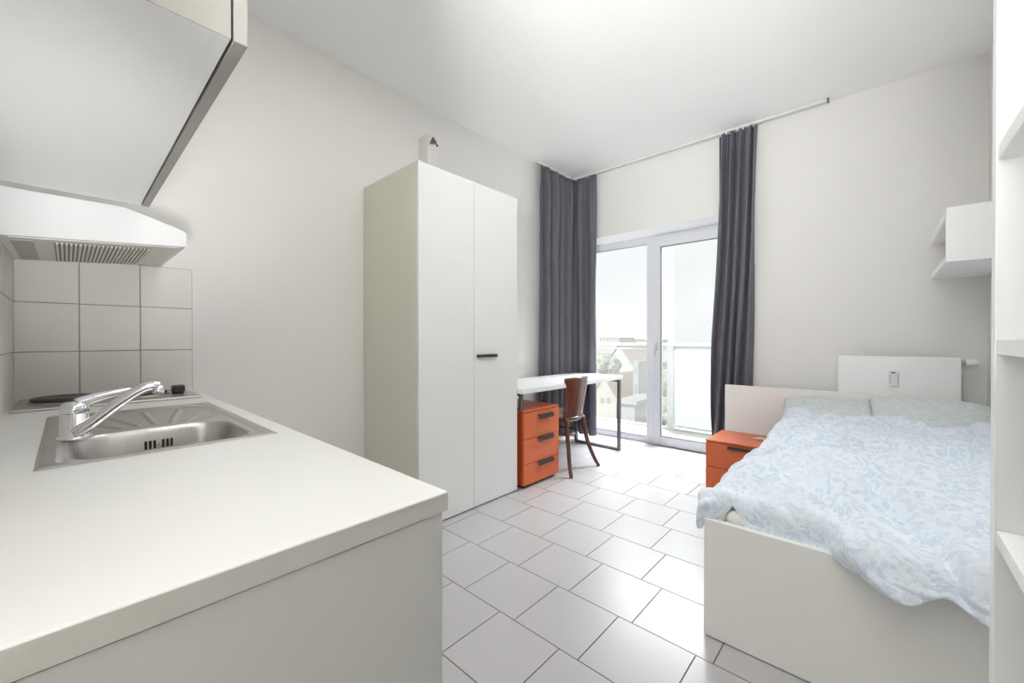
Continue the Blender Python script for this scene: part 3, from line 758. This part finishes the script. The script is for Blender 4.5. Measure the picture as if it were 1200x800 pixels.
for zt_ in (.08, .335, .567, .8455, 1.121, 1.3995, 1.675, 1.979):
    bm = new(); box(bm, .125, XR-.011, .087, .901, zt_-.022, zt_, .001); obj('shelf', bm, M['edge'], bc)

# ------------------------------------------------------------------ town beyond the balcony
def haze_mat(n, c, v=.03): return mat(n, c, .9, var=v, vscale=1.5, spec=.1)  # town colours are paled to carry haze and glare
H1 = haze_mat('hazed_render', (.73, .72, .70)); H2 = haze_mat('cream_render', (.73, .70, .655)); H3 = haze_mat('hazed_roof', (.64, .58, .545)); H4 = haze_mat('grey_roof', (.58, .58, .59))
H5 = haze_mat('far_glass', (.50, .52, .53)); H6 = haze_mat('far_tree', (.55, .575, .52), .15); H7 = haze_mat('street', (.60, .60, .59)); H8 = haze_mat('far_dark_roof', (.42, .42, .43))
GZ = -12.0
bm = new(); box(bm, -260, 120, 8, 420, GZ-.3, GZ); struct('ground', bm, H7, 'pale ground of the town far below the balcony', 'ground')
def at(u, Y):       # world x on the line of sight of a picture column at depth Y
    a = math.atan((u-600)/473.9); return Y*math.tan(a-math.radians(42.288))
def house(name, label, x0, x1, y0, y1, z1, zr, wall, roof, wins, axis='y', cat='house'):
    t = thing(name, label, cat, ((x0+x1)/2, (y0+y1)/2, GZ))
    bm = new()
    if axis == 'y':      # gable looks at us
        prism(bm, [(x0, GZ), (x1, GZ), (x1, z1), ((x0+x1)/2, zr), (x0, z1)], 'y', y0, y1)
    else:
        prism(bm, [(y0, GZ), (y1, GZ), (y1, z1), ((y0+y1)/2, zr), (y0, z1)], 'x', x0, x1)
    obj('wall', bm, wall, t)
    bm = new(); o = .25
    if axis == 'y':
        m_ = (x0+x1)/2; k = (zr-z1)/(m_-x0)
        prism(bm, [(x0-o, z1-o*k+.02), (m_, zr+.02), (x1+o, z1-o*k+.02), (x1+o, z1-o*k+.22), (m_, zr+.25), (x0-o, z1-o*k+.22)], 'y', y0-o, y1+o)
    else:
        m_ = (y0+y1)/2; k = (zr-z1)/(m_-y0)
        prism(bm, [(y0-o, z1-o*k+.02), (m_, zr+.02), (y1+o, z1-o*k+.02), (y1+o, z1-o*k+.22), (m_, zr+.25), (y0-o, z1-o*k+.22)], 'x', x0-o, x1+o)
    obj('roof', bm, roof, t)
    for (wx, wz, ww, wh) in wins:
        bm = new(); box(bm, wx, wx+ww, y0-.06, y0-.005, wz, wz+wh); obj('window', bm, H5, t)
    return t
def block(name, label, x0, x1, y0, y1, z1, wall, cols, rows_, cat='building', rooftop=True, z0=None):
    t = thing(name, label, cat, ((x0+x1)/2, (y0+y1)/2, GZ))
    bm = new(); box(bm, x0, x1, y0, y1, GZ, z1); obj('wall', bm, wall, t)
    if rooftop:
        bm = new(); box(bm, x0-.3, x1+.3, y0-.3, y1+.3, z1, z1+.35); obj('roof', bm, H4, t)
    zz0 = z0 if z0 is not None else GZ+1.5
    for i in range(cols):
        for j in range(rows_):
            w_ = (x1-x0)/cols; h_ = (z1-zz0)/rows_
            bm = new(); box(bm, x0+w_*(i+.28), x0+w_*(i+.72), y0-.06, y0-.005, zz0+h_*(j+.25), zz0+h_*(j+.7)); obj('window', bm, H5, t)
    return t
def zat(u, v, Y):   # height seen at picture point (u, v) at depth Y
    x = at(u, Y); dep = -x*math.sin(math.radians(42.288))+Y*math.cos(math.radians(42.288))
    return 1.1207+(397.4-v)/473.9*dep
Y = 46; house('town_house', 'cream house with low orange-grey gable beyond the left pane, lowest in view', at(694, Y), at(722, Y), Y, Y+9, zat(708, 465, Y), zat(708, 441, Y), H2, H3,
              [(at(704, Y), zat(704, 472, Y), .5, .7), (at(711, Y), zat(711, 472, Y), .5, .7)])
Y = 70; house('town_house', 'large pale house with steep roof beyond the left pane, behind the cream one', at(706, Y), at(746, Y), Y, Y+12, zat(724, 434, Y), zat(724, 404, Y), H1, H3,
              [(at(727+q*6, Y), zat(727, 441+8*r, Y), .45, .65) for q in range(3) for r in range(3)])
Y = 40; block('tower_house', 'narrow pale stair tower beyond the left pane', at(742, Y), at(748, Y), Y, Y+5, zat(745, 423, Y), H4, 1, 5, rooftop=False)
Y = 47; block('apartment_block', 'white apartment block with small windows beside the stair tower', at(748.3, Y), at(762, Y), Y, Y+8, zat(755, 429, Y), H1, 3, 6)
Y = 34; block('garage', 'flat grey garage below the stair tower', at(727, Y), at(744, Y), Y, Y+5, zat(735, 473, Y), H4, 0, 0)
Y = 230; block('far_block', 'distant pale block with dark roof on the skyline beyond the left pane', at(702, Y), at(726, Y), Y, Y+20, zat(712, 396.3, Y), H1, 6, 3, z0=-6)
Y = 290; block('far_block', 'distant long dark-roofed block on the skyline right of the pale block', at(727, Y), at(742, Y), Y, Y+20, zat(735, 398.0, Y), H8, 4, 2, z0=-6)
Y = 200; block('far_block', 'distant pale block on the skyline, partly behind the door frame', at(744, Y), at(766, Y), Y, Y+18, zat(753, 399, Y), H2, 4, 2, z0=-6)
Y = 160; block('far_block', 'distant pale block seen through the narrow gap left of the railing post', at(769, Y), at(786, Y), Y, Y+14, zat(777, 408, Y), H1, 3, 4, z0=-8)
Y = 120; house('town_house', 'far house with pale ridge roof above the round tree', at(695, Y), at(722, Y), Y, Y+14, zat(705, 414, Y), zat(705, 404, Y), H1, H4, [], axis='x')
def tree(u, v, Y, r, label, seed):
    x = at(u, Y); z = zat(u, v, Y)
    t = thing('broadleaf_tree', label, 'tree', (x, Y, GZ), 'trees in the town')
    bm = new(); tube(bm, [(x, Y, GZ), (x+.1, Y, (z+GZ)/2), (x, Y, z)], [.30, .22, .10], 8); obj('trunk', bm, H8, t)
    bm = new(); s = bmesh.new(); bmesh.ops.create_icosphere(s, subdivisions=5, radius=1)
    for vv in s.verts:
        p = vv.co.normalized(); k = 1+.28*fbm(p.x*1.8+seed, p.y*1.8, p.z*1.8)+.14*noise.noise(p*7+Vector((seed, 0, 0)))+.08*noise.noise(p*16)
        vv.co = Vector((x, Y, z))+Vector((p.x*r*k, p.y*r*k, p.z*r*.85*k))
    merge(bm, s); obj('crown', bm, H6, t)
tree(712, 428, 58, 1.9, 'round pale green tree beyond the left pane between the houses', 1.0)
tree(778, 447, 30, 1.0, 'pale tree in the narrow gap left of the railing post', 5.0)
tree(777, 480, 22, .8, 'lower shrub-like tree in the narrow gap left of the railing post', 9.0)

# ------------------------------------------------------------------ sky, lights
w = bpy.data.worlds.new('sky'); bpy.context.scene.world = w; w.use_nodes = True
nt = w.node_tree; L = nt.links; bg = nt.nodes['Background']
tc = nt.nodes.new('ShaderNodeTexCoord'); mp = nt.nodes.new('ShaderNodeMapping'); mp.inputs['Scale'].default_value = (1.2, 1.2, 3.2)
L.new(tc.outputs['Generated'], mp.inputs['Vector'])
cn = nt.nodes.new('ShaderNodeTexNoise'); cn.inputs['Scale'].default_value = 2.2; cn.inputs['Detail'].default_value = 6; cn.inputs['Roughness'].default_value = .55
L.new(mp.outputs[0], cn.inputs['Vector'])
cr0 = nt.nodes.new('ShaderNodeValToRGB'); cr0.color_ramp.elements[0].position = .35; cr0.color_ramp.elements[1].position = .68
cr0.color_ramp.elements[0].color = (.95, .97, .985, 1); cr0.color_ramp.elements[1].color = (1.06, 1.06, 1.06, 1)
L.new(cn.outputs['Fac'], cr0.inputs['Fac']); L.new(cr0.outputs['Color'], bg.inputs['Color'])
bg.inputs['Strength'].default_value = 1.0

def area(name, loc, target, sx, sy, power, col=(1, 1, 1), spread=PI):
    ld = bpy.data.lights.new(name, 'AREA'); ld.shape = 'RECTANGLE'; ld.size = sx; ld.size_y = sy; ld.energy = power; ld.color = col; ld.spread = spread
    o = bpy.data.objects.new(name, ld); C.objects.link(o); o.location = loc
    dv_ = Vector(target)-Vector(loc); o.rotation_euler = dv_.to_track_quat('-Z', 'Y').to_euler(); return o
area('daylight_fill', (-1.6, 7.2, 5.3), (-1.5, 3.4, .2), 5.0, 3.0, 2700, (.93, .96, 1.0))  # added lamp out of view, strengthens daylight through the door
area('ceiling_fill', (.12, -1.05, 1.40), (-.50, .9, 2.93), .5, .5, 52, (1, .99, .975), math.radians(102))  # unseen fill added behind the camera, thrown at the ceiling
area('overhead_fill', (-1.05, 1.1, 2.90), (-1.05, 1.1, 0), 1.4, 1.4, 10.5, (1, .99, .975))  # invented overhead source out of view, evens out the room
area('cabinet_fill', (.03, -.10, .92), (-1.9, .02, 1.62), .2, .2, 1.4, (1, .99, .98), math.radians(38))  # added fill that lifts the cabinet underside and hood
area('hall_fill', (0, -1.3, 2.6), (-.6, 1.5, 1.2), .8, .8, 4, (1, .985, .96))  # weak fill added in the passage behind the camera
sd = bpy.data.lights.new('sun', 'SUN'); sd.energy = 2.1; sd.angle = .2; so_ = bpy.data.objects.new('sun', sd); C.objects.link(so_)
so_.rotation_euler = (math.radians(48), 0, math.radians(-15))

# ------------------------------------------------------------------ camera
cd = bpy.data.cameras.new('camera'); cam = bpy.data.objects.new('camera', cd); C.objects.link(cam)
cd.sensor_width = 36; cd.lens = 473.935/1200*36; cd.clip_start = .02; cd.clip_end = 900
cam.location = (0, 0, 1.1207)
yaw, pit = math.radians(42.288), math.radians(.3065)
cam.rotation_euler = (PI/2-pit, 0, yaw)
bpy.context.scene.camera = cam
sc = bpy.context.scene
sc.view_settings.view_transform = 'Standard'; sc.view_settings.look = 'None'; sc.view_settings.exposure = 0; sc.view_settings.gamma = 1
sc.cycles.max_bounces = 12; sc.cycles.diffuse_bounces = 8; sc.cycles.transparent_max_bounces = 12
sc.cycles.caustics_reflective = False; sc.cycles.caustics_refractive = False
sc.cycles.sample_clamp_indirect = 6
